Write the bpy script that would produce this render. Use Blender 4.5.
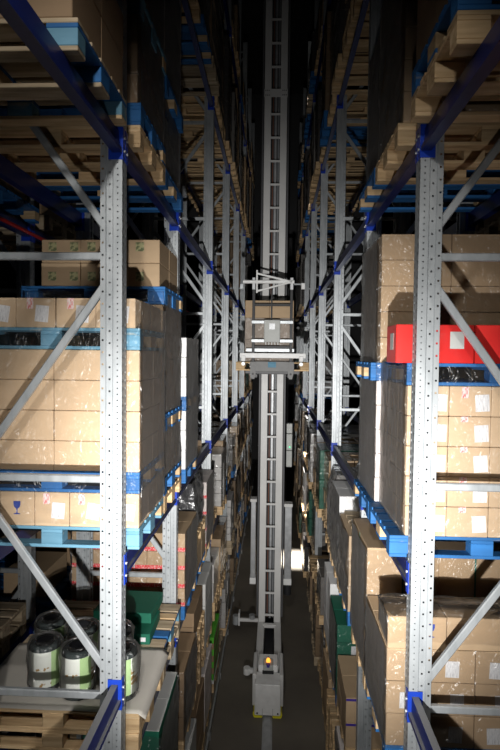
import bpy, bmesh, math, random
from mathutils import Vector, Matrix, noise
random.seed(7)
for o in list(bpy.data.objects): bpy.data.objects.remove(o, do_unlink=True)
sc = bpy.context.scene
COL = sc.collection
H = 5.30                                     # camera height above the floor

# ------------------------------------------------------------------ camera
FPX = 540.0
vy = Vector((25.5, 20.0, -FPX)).normalized()          # world +Y (down the aisle) in camera axes
vz = Vector((150.0, 13600.0, 540.0)).normalized()     # world +Z in camera axes
vz = (vz - vy * vz.dot(vy)).normalized()
vx = vy.cross(vz)
Mc = Matrix((vx, vy, vz))                              # rows: world axes in camera axes -> cam-to-world
cam = bpy.data.cameras.new('camera'); camo = bpy.data.objects.new('camera', cam); COL.objects.link(camo)
cam.sensor_fit = 'VERTICAL'; cam.sensor_height = 36.0; cam.lens = 36.0 * FPX / 750.0
cam.clip_start = 0.02; cam.clip_end = 200
camo.matrix_world = Matrix.Translation((0, 0, H)) @ Mc.to_4x4()
sc.camera = camo

# ------------------------------------------------------------------ world, lights, exposure
w = bpy.data.worlds.new('world'); sc.world = w; w.use_nodes = True
w.node_tree.nodes['Background'].inputs[0].default_value = (0.55, 0.62, 0.75, 1)
w.node_tree.nodes['Background'].inputs[1].default_value = 0.0035
def spot(name, loc, aim, power, size, blend, rad, col=(1, 1, 1)):
    l = bpy.data.lights.new(name, 'SPOT'); l.energy = power; l.spot_size = math.radians(size); l.spot_blend = blend
    l.shadow_soft_size = rad; l.color = col
    o = bpy.data.objects.new(name, l); COL.objects.link(o); o.location = loc
    o.rotation_euler = (Vector(aim) - Vector(loc)).to_track_quat('-Z', 'Y').to_euler()
    return o
FL = (-0.04, -0.1, H - 1.15)
spot('flash_core', FL, (0.0, 10, H - .9), 1850, 58, 1.0, 0.03, (1.0, 0.985, 0.96))
spot('flash_spill', FL, (0.0, 10, H - .9), 460, 86, 1.0, 0.03, (1.0, 0.985, 0.96))
spot('flash_high', (-0.45, -0.3, H + 2.1), (-0.2, 10, H - 5.0), 430, 70, 1.0, 0.12, (1.0, 0.97, 0.92))
vs = sc.view_settings
vs.view_transform = 'Standard'; vs.look = 'None'; vs.exposure = 0.0; vs.gamma = 1.0; vs.use_curve_mapping = False

# ------------------------------------------------------------------ material helpers
def nmat(name):
    m = bpy.data.materials.new(name); m.use_nodes = True
    nt = m.node_tree; b = nt.nodes['Principled BSDF']
    return m, nt, b
def N(nt, t, **kw):
    n = nt.nodes.new(t)
    for k, v in kw.items():
        if hasattr(n, k): setattr(n, k, v)
        else: n.inputs[k.replace('_', ' ')].default_value = v
    return n
def L(nt, a, b): nt.links.new(a, b)
def ramp(nt, fac, stops):
    r = nt.nodes.new('ShaderNodeValToRGB'); e = r.color_ramp.elements
    while len(e) > len(stops): e.remove(e[-1])
    while len(e) < len(stops): e.new(0.5)
    for k, (p, c) in enumerate(stops): e[k].position = p; e[k].color = (*c, 1)
    L(nt, fac, r.inputs[0]); return r.outputs[0]
def coords(nt, scale=(1, 1, 1)):
    """object coordinates shifted by a random amount for every object"""
    tc = N(nt, 'ShaderNodeTexCoord'); oi = N(nt, 'ShaderNodeObjectInfo')
    mu = N(nt, 'ShaderNodeMath', operation='MULTIPLY'); mu.inputs[1].default_value = 37.0
    L(nt, oi.outputs['Random'], mu.inputs[0])
    mp = N(nt, 'ShaderNodeMapping'); mp.inputs['Scale'].default_value = scale
    L(nt, tc.outputs['Object'], mp.inputs['Vector']); L(nt, mu.outputs[0], mp.inputs['Location'])
    return mp.outputs[0], oi.outputs['Random']
def noisy(name, stops, scale=(6, 6, 6), detail=4, rough=0.6, metal=0.0, bump=0.1, bscale=None, vary=0.12, spec=0.3, coat=0.0):
    m, nt, b = nmat(name)
    v, rnd = coords(nt, scale)
    nz = N(nt, 'ShaderNodeTexNoise'); nz.inputs['Scale'].default_value = 1.0; nz.inputs['Detail'].default_value = detail
    L(nt, v, nz.inputs['Vector'])
    c = ramp(nt, nz.outputs['Fac'], stops)
    hs = N(nt, 'ShaderNodeHueSaturation')
    mr = N(nt, 'ShaderNodeMapRange'); mr.inputs['To Min'].default_value = 1 - vary; mr.inputs['To Max'].default_value = 1 + vary
    L(nt, rnd, mr.inputs['Value']); L(nt, mr.outputs[0], hs.inputs['Value']); L(nt, c, hs.inputs['Color'])
    L(nt, hs.outputs[0], b.inputs['Base Color'])
    b.inputs['Roughness'].default_value = rough; b.inputs['Metallic'].default_value = metal
    b.inputs['Specular IOR Level'].default_value = spec
    b.inputs['Coat Weight'].default_value = coat; b.inputs['Coat Roughness'].default_value = 0.12
    if bump:
        bp = N(nt, 'ShaderNodeBump'); bp.inputs['Strength'].default_value = bump; bp.inputs['Distance'].default_value = 0.01
        n2 = N(nt, 'ShaderNodeTexNoise'); n2.inputs['Scale'].default_value = bscale or 3.0; n2.inputs['Detail'].default_value = 3
        L(nt, v, n2.inputs['Vector']); L(nt, n2.outputs['Fac'], bp.inputs['Height']); L(nt, bp.outputs[0], b.inputs['Normal'])
        if coat: L(nt, bp.outputs[0], b.inputs['Coat Normal'])
    return m
def plain(name, c, rough=0.5, metal=0.0, vary=0.05):
    d = tuple(x * 0.86 for x in c)
    return noisy(name, [(0.3, d), (0.7, c)], (9, 9, 9), 3, rough, metal, 0.04, None, vary)
M = {}
M['galv'] = noisy('galvanised_steel', [(0.3, (.36, .385, .40)), (0.7, (.50, .525, .54))], (14, 14, 5), 5, 0.42, 0.45, 0.05, vary=0.04, spec=0.5)
M['galv_dull'] = noisy('dull_steel', [(0.3, (.36, .37, .38)), (0.7, (.50, .51, .52))], (10, 10, 10), 5, 0.45, 0.5, 0.05, vary=0.05)
def dusty(name, c, dust, spec=0.45):
    m, nt, b = nmat(name)
    v, rnd = coords(nt, (5, 5, 5))
    nz = N(nt, 'ShaderNodeTexNoise'); nz.inputs['Scale'].default_value = 2.0; L(nt, v, nz.inputs['Vector'])
    col = ramp(nt, nz.outputs['Fac'], [(0.3, tuple(x * .8 for x in c)), (0.7, c)])
    g = N(nt, 'ShaderNodeNewGeometry'); sp = N(nt, 'ShaderNodeSeparateXYZ'); L(nt, g.outputs['Normal'], sp.inputs[0])
    mr = N(nt, 'ShaderNodeMapRange'); mr.inputs['From Min'].default_value = .8; mr.inputs['From Max'].default_value = .95
    L(nt, sp.outputs['Z'], mr.inputs['Value'])
    mx = N(nt, 'ShaderNodeMix', data_type='RGBA'); L(nt, mr.outputs[0], mx.inputs[0]); L(nt, col, mx.inputs[6]); mx.inputs[7].default_value = (*dust, 1)
    L(nt, mx.outputs[2], b.inputs['Base Color'])
    b.inputs['Roughness'].default_value = .35; b.inputs['Specular IOR Level'].default_value = spec
    return m
M['blue'] = dusty('blue_beam_paint', (.012, .021, .125), (.14, .14, .145), .3)
M['bluebr'] = plain('bright_blue_paint', (.012, .05, .42), .35)
wood_st = [(0.25, (.36, .235, .12)), (0.5, (.56, .39, .215)), (0.75, (.70, .52, .315))]
M['wood'] = noisy('pallet_wood', wood_st, (3, 26, 26), 6, .75, 0, .25, 1.2, .22)
M['woodold'] = noisy('weathered_wood', [(0.25, (.22, .165, .105)), (0.5, (.38, .30, .20)), (0.78, (.52, .42, .30))], (3, 26, 26), 6, .8, 0, .3, 1.2, .25)
M['pblue'] = noisy('pallet_blue_paint', [(0.22, (.30, .27, .20)), (0.34, (.02, .105, .28)), (0.7, (.025, .145, .385))], (4, 14, 14), 6, .6, 0, .15, 1.5, .18)
M['plblue'] = noisy('faded_blue_paint', [(0.24, (.42, .40, .32)), (0.38, (.10, .24, .34)), (0.75, (.16, .33, .45))], (4, 14, 14), 6, .65, 0, .15, 1.5, .15)
kr = lambda n, c, v=.07: noisy(n, [(0.3, tuple(x * .92 for x in c)), (0.7, c)], (5, 5, 16), 4, .68, 0, .06, 4.0, v, .25)
M['kraft'] = kr('kraft_board', (.44, .315, .195))
M['kraftp'] = kr('pale_kraft_board', (.53, .395, .26))
M['kraftd'] = kr('brown_board', (.31, .21, .125))
M['kraftg'] = kr('greyish_board', (.40, .34, .29))
M['white'] = kr('white_board', (.78, .78, .78), .04)
M['pinkw'] = kr('off_white_board', (.66, .60, .57), .05)
M['green'] = kr('green_board', (.012, .115, .07), .1)
M['greyb'] = kr('grey_board', (.52, .52, .50), .05)
M['red'] = noisy('red_board', [(0.3, (.60, .022, .022)), (0.7, (.72, .035, .03))], (5, 5, 5), 3, .28, 0, .05, 3.0, .05, .5)
M['bgreen'] = plain('lime_board', (.12, .50, .05), .4)
M['slip'] = kr('slip_sheet_board', (.50, .47, .42), .03)
M['dark'] = plain('dark_paint', (.022, .022, .024), .45)
M['black'] = plain('black_plastic', (.012, .012, .013), .3)
M['cranegrey'] = noisy('crane_grey_paint', [(0.3, (.56, .555, .545)), (0.7, (.66, .655, .64))], (2, 2, 2), 4, .42, 0, .03, None, .02, .5)
M['midgrey'] = plain('mid_grey_paint', (.17, .17, .168), .45)
M['cranedk'] = plain('crane_dark_paint', (.10, .10, .105), .45)
M['cranewh'] = plain('crane_white_paint', (.80, .80, .79), .35)
M['panelgrey'] = plain('panel_grey', (.48, .49, .47), .45)
M['yellow'] = plain('yellow_paint', (.75, .68, .03), .4)
M['copper'] = plain('cable_rust', (.20, .07, .035), .5)
M['redpaint'] = plain('red_pipe_paint', (.55, .015, .015), .4)
M['strap'] = plain('green_strap', (.03, .16, .12), .4)
M['violet'] = plain('violet_tape', (.06, .035, .28), .4)
M['tarp'] = noisy('black_film', [(0.3, (.02, .02, .022)), (0.7, (.06, .06, .062))], (7, 7, 7), 5, .22, 0, 1.0, 2.2, .1, .6)
M['blueprint'] = plain('blue_print', (.03, .06, .30), .6)
M['lamp_orange'], _nt, _b = nmat('beacon_lamp')
_b.inputs['Base Color'].default_value = (.9, .3, .02, 1); _b.inputs['Emission Color'].default_value = (1, .35, .04, 1); _b.inputs['Emission Strength'].default_value = 2.0
M['led'], _nt, _b = nmat('green_led')
_b.inputs['Base Color'].default_value = (.02, .6, .2, 1); _b.inputs['Emission Color'].default_value = (.05, 1, .35, 1); _b.inputs['Emission Strength'].default_value = 1.5
def wrapped(name, c, coat=1.0, bump=1.0):
    return noisy(name, [(0.25, tuple(x * .72 for x in c)), (0.75, c)], (5, 5, 9), 5, .5, 0, bump, 2.6, .2, .3, coat)
M['wr_brown'] = wrapped('wrapped_brown', (.24, .165, .10))
M['wr_tan'] = wrapped('wrapped_tan', (.40, .28, .17))
M['wr_grey'] = wrapped('wrapped_grey', (.16, .15, .14))
M['wr_white'] = wrapped('wrapped_white', (.60, .58, .56))
M['wr_dark'] = wrapped('wrapped_dark', (.055, .05, .048))
M['wr_green'] = wrapped('wrapped_green', (.02, .10, .065))
# stretch film: clear, glossy, more mirror-like at a glancing view
def film_mat(name, tint, base, gain):
    m = bpy.data.materials.new(name); m.use_nodes = True; nt = m.node_tree; nt.nodes.clear()
    out = N(nt, 'ShaderNodeOutputMaterial')
    tr = N(nt, 'ShaderNodeBsdfTransparent'); tr.inputs[0].default_value = (*tint, 1)
    gl = N(nt, 'ShaderNodeBsdfGlossy'); gl.inputs['Roughness'].default_value = .30; gl.inputs['Color'].default_value = (.80, .79, .78, 1)
    df = N(nt, 'ShaderNodeBsdfDiffuse'); df.inputs[0].default_value = (.62, .60, .58, 1)
    v, rnd = coords(nt, (5.0, 5.0, 3.2))
    n2 = N(nt, 'ShaderNodeTexNoise'); n2.inputs['Scale'].default_value = 2.2; n2.inputs['Detail'].default_value = 2.0; n2.inputs['Distortion'].default_value = .6
    L(nt, v, n2.inputs['Vector'])
    bp = N(nt, 'ShaderNodeBump'); bp.inputs['Strength'].default_value = 1.0; bp.inputs['Distance'].default_value = .12
    L(nt, n2.outputs['Fac'], bp.inputs['Height']); L(nt, bp.outputs[0], gl.inputs['Normal'])
    lw = N(nt, 'ShaderNodeFresnel'); lw.inputs['IOR'].default_value = 1.5
    mu = N(nt, 'ShaderNodeMath', operation='MULTIPLY_ADD'); mu.inputs[1].default_value = gain; mu.inputs[2].default_value = base; mu.use_clamp = True
    L(nt, lw.outputs[0], mu.inputs[0])
    gd = N(nt, 'ShaderNodeMixShader'); gd.inputs[0].default_value = .35; L(nt, gl.outputs[0], gd.inputs[1]); L(nt, df.outputs[0], gd.inputs[2])
    mx = N(nt, 'ShaderNodeMixShader'); L(nt, mu.outputs[0], mx.inputs[0]); L(nt, tr.outputs[0], mx.inputs[1]); L(nt, gd.outputs[0], mx.inputs[2])
    L(nt, mx.outputs[0], out.inputs[0]); return m
M['film'] = film_mat('stretch_film', (.92, .92, .92), .0, .92)
M['film2'] = film_mat('thick_stretch_film', (.90, .90, .90), .02, .92)
M['film3'] = film_mat('thin_shrink_film', (.97, .97, .97), .0, .9)
def print_mat(name, bg, ink, sx, sz, lo, hi):
    """paper with print-like bars, laid over the sheet's own extent"""
    m, nt, b = nmat(name)
    tc = N(nt, 'ShaderNodeTexCoord'); mp = N(nt, 'ShaderNodeMapping'); mp.inputs['Scale'].default_value = (sx, 1, sz)
    L(nt, tc.outputs['Generated'], mp.inputs['Vector'])
    nz = N(nt, 'ShaderNodeTexNoise'); nz.inputs['Scale'].default_value = 1.0; nz.inputs['Detail'].default_value = 2; L(nt, mp.outputs[0], nz.inputs['Vector'])
    c = ramp(nt, nz.outputs['Fac'], [(lo, bg), (hi, ink)]); L(nt, c, b.inputs['Base Color']); b.inputs['Roughness'].default_value = .5
    return m
M['label'] = print_mat('printed_label', (.66, .66, .67), (.44, .44, .46), 22, 2.5, .52, .62)
M['redlabel'] = print_mat('red_print_label', (.70, .60, .58), (.62, .16, .16), 6, 2.2, .50, .56)
M['greenlabel'] = print_mat('picture_sticker', (.40, .38, .20), (.13, .15, .07), 2.4, 2.4, .44, .56)
M['redband'] = print_mat('red_tape_print', (.66, .04, .05), (.80, .66, .62), 40, 2.2, .56, .60)
M['drumlabel'] = print_mat('drum_label_print', (.86, .88, .82), (.42, .26, .10), 5, 5, .62, .66)
M['drumgreen'] = plain('drum_label_green', (.52, .72, .36), .4)
M['drum'] = plain('drum_dark', (.035, .045, .045), .25)
M['floor'] = noisy('concrete_floor', [(0.3, (.11, .097, .08)), (0.55, (.16, .142, .115)), (0.8, (.22, .195, .155))], (.9, .9, .9), 8, .55, 0, .1, 6, 0)
M['wall'] = noisy('warehouse_wall', [(0.3, (.05, .05, .052)), (0.7, (.07, .07, .072))], (.5, .5, .5), 4, .8, 0, .05, None, 0)

# ------------------------------------------------------------------ object helpers
def link(o, parent=None):
    COL.objects.link(o)
    if parent is not None: o.parent = parent
    return o
def tag(o, label=None, cat=None, group=None, kind=None):
    if label:
        n = len(label.split())
        if not 4 <= n <= 16: print('LABELLEN', n, label)
        o['label'] = label
    if cat: o['category'] = cat
    if group: o['group'] = group
    if kind: o['kind'] = kind
    return o
def setmat(o, mat):
    me = o.data
    if not me.materials: me.materials.append(None)
    s = o.material_slots[0]; s.link = 'OBJECT'; s.material = M[mat] if isinstance(mat, str) else mat
    return o
def ob(name, me, mat, parent=None, loc=(0, 0, 0), rot=(0, 0, 0)):
    o = bpy.data.objects.new(name, me); link(o, parent); setmat(o, mat)
    o.location = loc; o.rotation_euler = rot
    return o
def empty(name, loc=(0, 0, 0), rot=(0, 0, 0)):
    o = bpy.data.objects.new(name, None); link(o); o.location = loc; o.rotation_euler = rot; o.empty_display_size = .1
    return o
class MB:
    def __init__(s): s.v = []; s.f = []
    def add(s, vs, fs):
        n = len(s.v); s.v += [tuple(p) for p in vs]; s.f += [tuple(i + n for i in f) for f in fs]; return s
    def box(s, x0, x1, y0, y1, z0, z1):
        vs = [(x, y, z) for x in (x0, x1) for y in (y0, y1) for z in (z0, z1)]
        return s.add(vs, [(0, 1, 3, 2), (4, 6, 7, 5), (0, 4, 5, 1), (2, 3, 7, 6), (0, 2, 6, 4), (1, 5, 7, 3)])
    def cbox(s, x0, x1, y0, y1, z0, z1, b):
        """box with chamfered edges"""
        idx = {}; vs = []
        X, Y, Z = (x0, x1), (y0, y1), (z0, z1)
        sg = (1, -1)
        for i in (0, 1):
            for j in (0, 1):
                for k in (0, 1):
                    x, y, z = X[i], Y[j], Z[k]; dx, dy, dz = sg[i] * b, sg[j] * b, sg[k] * b
                    for a, p in enumerate(((x, y + dy, z + dz), (x + dx, y, z + dz), (x + dx, y + dy, z))):
                        idx[i, j, k, a] = len(vs); vs.append(p)
        fs = []
        for i in (0, 1):
            q = [idx[i, 0, 0, 0], idx[i, 1, 0, 0], idx[i, 1, 1, 0], idx[i, 0, 1, 0]]; fs.append(q[::-1] if i == 0 else q)
            q = [idx[0, i, 0, 1], idx[1, i, 0, 1], idx[1, i, 1, 1], idx[0, i, 1, 1]]; fs.append(q if i == 0 else q[::-1])
            q = [idx[0, 0, i, 2], idx[1, 0, i, 2], idx[1, 1, i, 2], idx[0, 1, i, 2]]; fs.append(q[::-1] if i == 0 else q)
        for i in (0, 1):
            for j in (0, 1):
                fs.append([idx[i, j, 0, 0], idx[i, j, 0, 1], idx[i, j, 1, 1], idx[i, j, 1, 0]])
                fs.append([idx[i, 0, j, 0], idx[i, 0, j, 2], idx[i, 1, j, 2], idx[i, 1, j, 0]])
                fs.append([idx[0, i, j, 1], idx[0, i, j, 2], idx[1, i, j, 2], idx[1, i, j, 1]])
                for k in (0, 1): fs.append([idx[i, j, k, a] for a in range(3)])
        return s.add(vs, fs)
    def prism(s, pts, y0, y1):
        """closed (x,z) outline run along y"""
        n = len(pts); vs = [(x, y0, z) for x, z in pts] + [(x, y1, z) for x, z in pts]
        fs = [(i, (i + 1) % n, (i + 1) % n + n, i + n) for i in range(n)] + [tuple(range(n))[::-1], tuple(range(n, 2 * n))]
        return s.add(vs, fs)
    def tube(s, a, b, r, n=10, r2=None):
        a, b = Vector(a), Vector(b); d = (b - a).normalized(); r2 = r if r2 is None else r2
        u = d.orthogonal().normalized(); v = d.cross(u)
        vs = []
        for p, rr in ((a, r), (b, r2)):
            for k in range(n):
                t = 2 * math.pi * k / n; vs.append(p + u * math.cos(t) * rr + v * math.sin(t) * rr)
        fs = [(k, (k + 1) % n, (k + 1) % n + n, k + n) for k in range(n)] + [tuple(range(n))[::-1], tuple(range(n, 2 * n))]
        return s.add(vs, fs)
    def bar(s, a, b, wd, th, up=(0, 1, 0)):
        """rectangular bar from a to b; wd across in the plane normal to up, th along up"""
        a, b = Vector(a), Vector(b); d = (b - a).normalized(); u = Vector(up); v = d.cross(u).normalized(); u = v.cross(d)
        c = min(wd, th) * .18
        prof = [(-wd / 2 + c, -th / 2), (wd / 2 - c, -th / 2), (wd / 2, -th / 2 + c), (wd / 2, th / 2 - c), (wd / 2 - c, th / 2), (-wd / 2 + c, th / 2), (-wd / 2, th / 2 - c), (-wd / 2, -th / 2 + c)]
        vs = [p + v * x + u * y for p in (a, b) for x, y in prof]; n = 8
        fs = [(k, (k + 1) % n, (k + 1) % n + n, k + n) for k in range(n)] + [tuple(range(n))[::-1], tuple(range(n, 2 * n))]
        return s.add(vs, fs)
    def lathe(s, prof, n=28, c=(0, 0, 0)):
        vs = []
        for r, z in prof:
            for k in range(n):
                t = 2 * math.pi * k / n; vs.append((c[0] + r * math.cos(t), c[1] + r * math.sin(t), c[2] + z))
        fs = [(i * n + k, i * n + (k + 1) % n, (i + 1) * n + (k + 1) % n, (i + 1) * n + k) for i in range(len(prof) - 1) for k in range(n)]
        fs += [tuple(range(n))[::-1], tuple(range((len(prof) - 1) * n, len(prof) * n))]
        return s.add(vs, fs)
    def mesh(s, name, smooth=False, fix=True):
        me = bpy.data.meshes.new(name); me.from_pydata(s.v, [], s.f)
        if fix:
            bm = bmesh.new(); bm.from_mesh(me); bmesh.ops.recalc_face_normals(bm, faces=bm.faces); bm.to_mesh(me); bm.free()
        me.update()
        if smooth: me.polygons.foreach_set('use_smooth', [True] * len(me.polygons))
        me.materials.append(None)
        return me
CACHE = {}
def cboxmesh(wd, dp, ht, b=.004, name='carton'):
    """origin at the middle of the base"""
    k = (round(wd, 3), round(dp, 3), round(ht, 3), b)
    if k not in CACHE: CACHE[k] = MB().cbox(-wd / 2, wd / 2, -dp / 2, dp / 2, 0, ht, b).mesh(name)
    return CACHE[k]

# ------------------------------------------------------------------ layout of the racks
FY = [0.51, 3.31, 5.21, 8.01, 10.81, 13.61, 16.41, 19.21, 22.01]       # near face of each upright frame
AX = {-1: .952, 1: .85}                                               # aisle face of the uprights
PX = {-1: .90, 1: .765}                                               # aisle end of the pallets
FD = 1.0                                                              # frame depth
ZL = [0.0, 1.15, 2.56, 3.98, 6.65, 9.04, 11.7]                      # what pallets stand on, tier by tier
TIER = ['floor', 'second', 'third', 'fourth', 'fifth', 'sixth', 'top']
ORD = ['first', 'second', 'third', 'fourth', 'fifth', 'sixth', 'seventh', 'eighth', 'ninth']
RACK = {-1: 'the rack holding the drum packs', 1: 'the rack holding the red cartons'}
RK = {-1: 'drum-pack rack', 1: 'red-carton rack'}
YEND = 26.0

# ------------------------------------------------------------------ the hall
def struct(name, mb, mat):
    return tag(ob(name, mb.mesh(name), mat), kind='structure')
struct('floor', MB().box(-9, 9, -4, YEND + .3, -.2, 0), 'floor')
struct('ceiling', MB().box(-9, 9, -4, YEND + .3, 17.6, 17.8), 'wall')
struct('wall_left', MB().box(-9.2, -9, -4, YEND + .3, -.2, 17.8), 'wall')
struct('wall_right', MB().box(9, 9.2, -4, YEND + .3, -.2, 17.8), 'wall')
struct('wall_back', MB().box(-9, 9, YEND, YEND + .3, -.0, 17.6), 'wall')

# ------------------------------------------------------------------ upright posts
def post_mesh(z1=14.6):
    mb = MB()
    vid = {}
    def V(p):
        k = (round(p[0], 4), round(p[1], 4), round(p[2], 4))
        if k not in vid: vid[k] = len(mb.v); mb.v.append(k)
        return vid[k]
    def strip(a, b, pitch=0, hw=0, hh=0, off=0.0):
        """wall between profile points a and b, with a row of holes"""
        a, b = Vector((a[0], a[1], 0)), Vector((b[0], b[1], 0)); w_ = (b - a).length; d = (b - a) / w_
        def P(s, z): q = a + d * s; return (q.x, q.y, z)
        if not pitch: mb.f.append((V(P(0, 0)), V(P(w_, 0)), V(P(w_, z1)), V(P(0, z1)))); return
        n = int(z1 / pitch); c = w_ / 2
        for k in range(n + 1):
            za, zb = k * pitch, min((k + 1) * pitch, z1)
            if zb - za < 1e-4: continue
            zc = za + pitch / 2 + off
            if zc + hh > zb - .001:
                mb.f.append((V(P(0, za)), V(P(w_, za)), V(P(w_, zb)), V(P(0, zb)))); continue
            o = [P(0, za), P(w_, za), P(w_, zb), P(0, zb)]
            i = [P(c - hw, zc - hh), P(c + hw, zc - hh), P(c + hw, zc + hh), P(c - hw, zc + hh)]
            for q in range(4):
                r = (q + 1) % 4; mb.f.append((V(o[q]), V(o[r]), V(i[r]), V(i[q])))
    for s in (1, -1):
        strip((0, 0), (0, .05 * s), .05, .0055, .011)
        strip((0, .05 * s), (.055, .05 * s), .0375, .0042, .0042)
        strip((.055, .05 * s), (.062, .041 * s))
        strip((.062, .041 * s), (.098, .041 * s), .075, .0055, .0055)
        strip((.098, .041 * s), (.105, .05 * s))
        strip((.105, .05 * s), (.136, .05 * s), .075, .0058, .0058, .018)
        strip((.136, .05 * s), (.136, .03 * s))
    return mb.mesh('upright_post', fix=False)
POST = post_mesh()
Z14 = 14.6
PIT = 1.405
FOOT = MB().cbox(-.02, .156, -.08, .08, 0, .012, .003).mesh('foot_plate')
# zig-zag bracing: front nodes and rear nodes take turns
nodes = []
z = H + .605
while z > .9: z -= PIT * 1
zn = z; k = 0
front_phase = int(round((H + .605 - zn) / PIT)) % 2                   # node index parity that is at the aisle post
while zn < Z14 - .2: nodes.append(zn); zn += PIT
XA, XB = .075, FD - .075
HB = MB().bar((.04, 0, 0), (FD - .04, 0, 0), .048, .034).mesh('brace')
def diag(up): return MB().bar((XA, 0, .115), (XB, 0, PIT - .115), .048, .034).mesh('brace') if up else MB().bar((XB, 0, .115), (XA, 0, PIT - .115), .048, .034).mesh('brace')
DGU, DGD = diag(True), diag(False)
BOLT = MB().tube((0, -.006, 0), (0, .006, 0), .009, 8).mesh('bolt')
def frame(s, x, y, label, group=None, full=True):
    e = empty('upright_frame', (x, y + .05, 0), (0, 0, 0 if s > 0 else math.pi))
    tag(e, label, 'rack frame', group)
    ob('upright_post', POST, 'galv', e); ob('upright_post', POST, 'galv', e, (FD, 0, 0), (0, 0, math.pi))
    ob('foot_plate', FOOT, 'galv_dull', e); ob('foot_plate', FOOT, 'galv_dull', e, (FD, 0, 0), (0, 0, math.pi))
    for i, zz in enumerate(nodes):
        ob('brace', HB, 'galv', e, (0, 0, zz))
        if i + 1 < len(nodes):
            ob('brace', DGU if i % 2 == front_phase else DGD, 'galv', e, (0, 0, zz))
    return e
for s in (-1, 1):
    for i, y in enumerate(FY):
        frame(s, s * AX[s], y, f'{ORD[i]} galvanised upright frame along the aisle in {RACK[s]}')
BX = {-1: 2.41, 1: 2.29}
for s in (-1, 1):
    for i, y in enumerate(FY[:6]):
        frame(s, s * BX[s], y, f'{ORD[i]} upright frame of the row standing back to back with the {RK[s]}')

# ------------------------------------------------------------------ beams
BPROF = [(.02, 0), (.062, 0), (.062, -.125), (0, -.125), (0, -.098), (.02, -.098)]
BEAM = {}
def beam_mesh(ln):
    k = round(ln, 3)
    if k not in BEAM: BEAM[k] = MB().prism(BPROF, 0, ln).mesh('beam_rail')
    return BEAM[k]
BRK = {}
for e_ in (0, 1):                      # 0: plate at the near end, 1: at the far end (origin at the post face it meets)
    sgn = -1 if e_ == 0 else 1
    mb = MB().cbox(-.006, -.001, min(0, sgn * .045), max(0, sgn * .045), -.165, .03, .001)
    mb.cbox(-.006, .085, min(0, -sgn * .006), max(0, -sgn * .006), -.165, .03, .001)
    BRK[e_] = mb.mesh('end_bracket')
def beam(s, x, y0, y1, z, label, group=None, mat='blue', flip=False):
    """beam run from post to post; x is the aisle (or outer) face of the posts, s the outward direction"""
    e = empty('rack_beam', (x, y0, z)); tag(e, label, 'rack beam', group)
    d = -s if flip else s
    e.scale = (1, 1, 1)
    rz = 0
    if d < 0:            # turn half round: runs towards -Y from the far end
        e.location = (x, y1, z); e.rotation_euler = (0, 0, math.pi)
    ln = y1 - y0
    ob('beam_rail', beam_mesh(ln - .012), mat, e, (-.002, .006, 0))
    for e_, yy in ((0, 0), (1, ln)):
        b = ob('end_bracket', BRK[e_], 'bluebr', e, (0, yy, 0))
        if x and abs(x) < 1.2 and y0 < 5.5:
            for zz in (-.03, -.11):
                ob('bolt', BOLT, 'galv_dull', b, (.05, (.0085 if e_ == 0 else -.0085), zz))
                ob('bolt', BOLT, 'galv_dull', b, (-.009, (-.022 if e_ == 0 else .022), zz), (0, 0, math.pi / 2))
    return e
for s in (-1, 1):
    for i in range(len(FY) - 1):
        y0, y1 = FY[i] + .1, FY[i + 1]
        lv = [(1, 1), (2, 2), (3, 3), (4, 4), (5, 5), (6, 6)]
        for t, k in lv:
            z = ZL[t]
            if i == 0:
                if t in (3,): continue
                if t == 2: z = H - 2.10
                if t == 1: z = H - 3.6
            nm = TIER[t]
            beam(s, s * AX[s], y0, y1, z, f'aisle-side blue beam of the {nm} tier, {ORD[i]} bay, {RK[s]}')
            beam(s, s * (AX[s] + FD), y0, y1, z, f'rear blue beam of the {nm} tier, {ORD[i]} bay, {RK[s]}', flip=True)
    for i in range(1, 5):
        y0, y1 = FY[i] + .1, FY[i + 1]
        for t, z in ((2, ZL[2]), (3, ZL[3] - .1), (4, ZL[4] - .1), (5, ZL[5])):
            beam(s, s * BX[s], y0, y1, z, f'blue beam, {TIER[t]} tier, {ORD[i]} bay, row back to back with {RK[s]}')
# red sprinkler pipe behind the drum-pack rack
tag(ob('sprinkler_pipe', MB().tube((-2.28, .6, H + 1.10), (-2.28, 21, H + 1.10), .017, 10).mesh('sprinkler_pipe'), 'redpaint'),
    'thin red sprinkler pipe running along between the back to back racks', 'pipe')

# ------------------------------------------------------------------ pallets (1200 x 800)
PB = {}
def pbox(key, *a):
    if key not in PB: PB[key] = MB().cbox(*a, .003).mesh(key.split('.')[0])
    return PB[key]
PARTS = []
for y, wd in ((-.35, .1), (0, .145), (.35, .1)):
    PARTS.append(('bottom_board', f'bottom_board.{wd}', (-.6, .6, -wd / 2, wd / 2, 0, .022), (0, y, 0)))
    for x in (-.5275, 0, .5275):
        PARTS.append(('block', f'block.{wd}', (-.0725, .0725, -wd / 2, wd / 2, .022, .1), (x, y, 0)))
for x in (-.5275, 0, .5275):
    PARTS.append(('stringer_board', 'stringer_board.1', (-.0725, .0725, -.4, .4, .1, .122), (x, 0, 0)))
for y, wd in ((-.3275, .145), (-.16, .1), (0, .145), (.16, .1), (.3275, .145)):
    PARTS.append(('deck_board', f'deck_board.{wd}', (-.6, .6, -wd / 2, wd / 2, .122, .144), (0, y, 0)))
mb = MB()
for nm, key, a, loc in PARTS:
    mb.cbox(a[0] + loc[0], a[1] + loc[0], a[2] + loc[1], a[3] + loc[1], a[4], a[5], .003)
PALL1 = mb.mesh('pallet')
STY = {'wood': ('wood', 'wood', 'wood', 'wood'), 'old': ('woodold', 'woodold', 'woodold', 'woodold'),
       'blue': ('pblue', 'pblue', 'pblue', 'pblue'), 'lblue': ('plblue', 'plblue', 'plblue', 'plblue'),
       'mix': ('woodold', 'plblue', 'pblue', 'woodold')}
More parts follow.
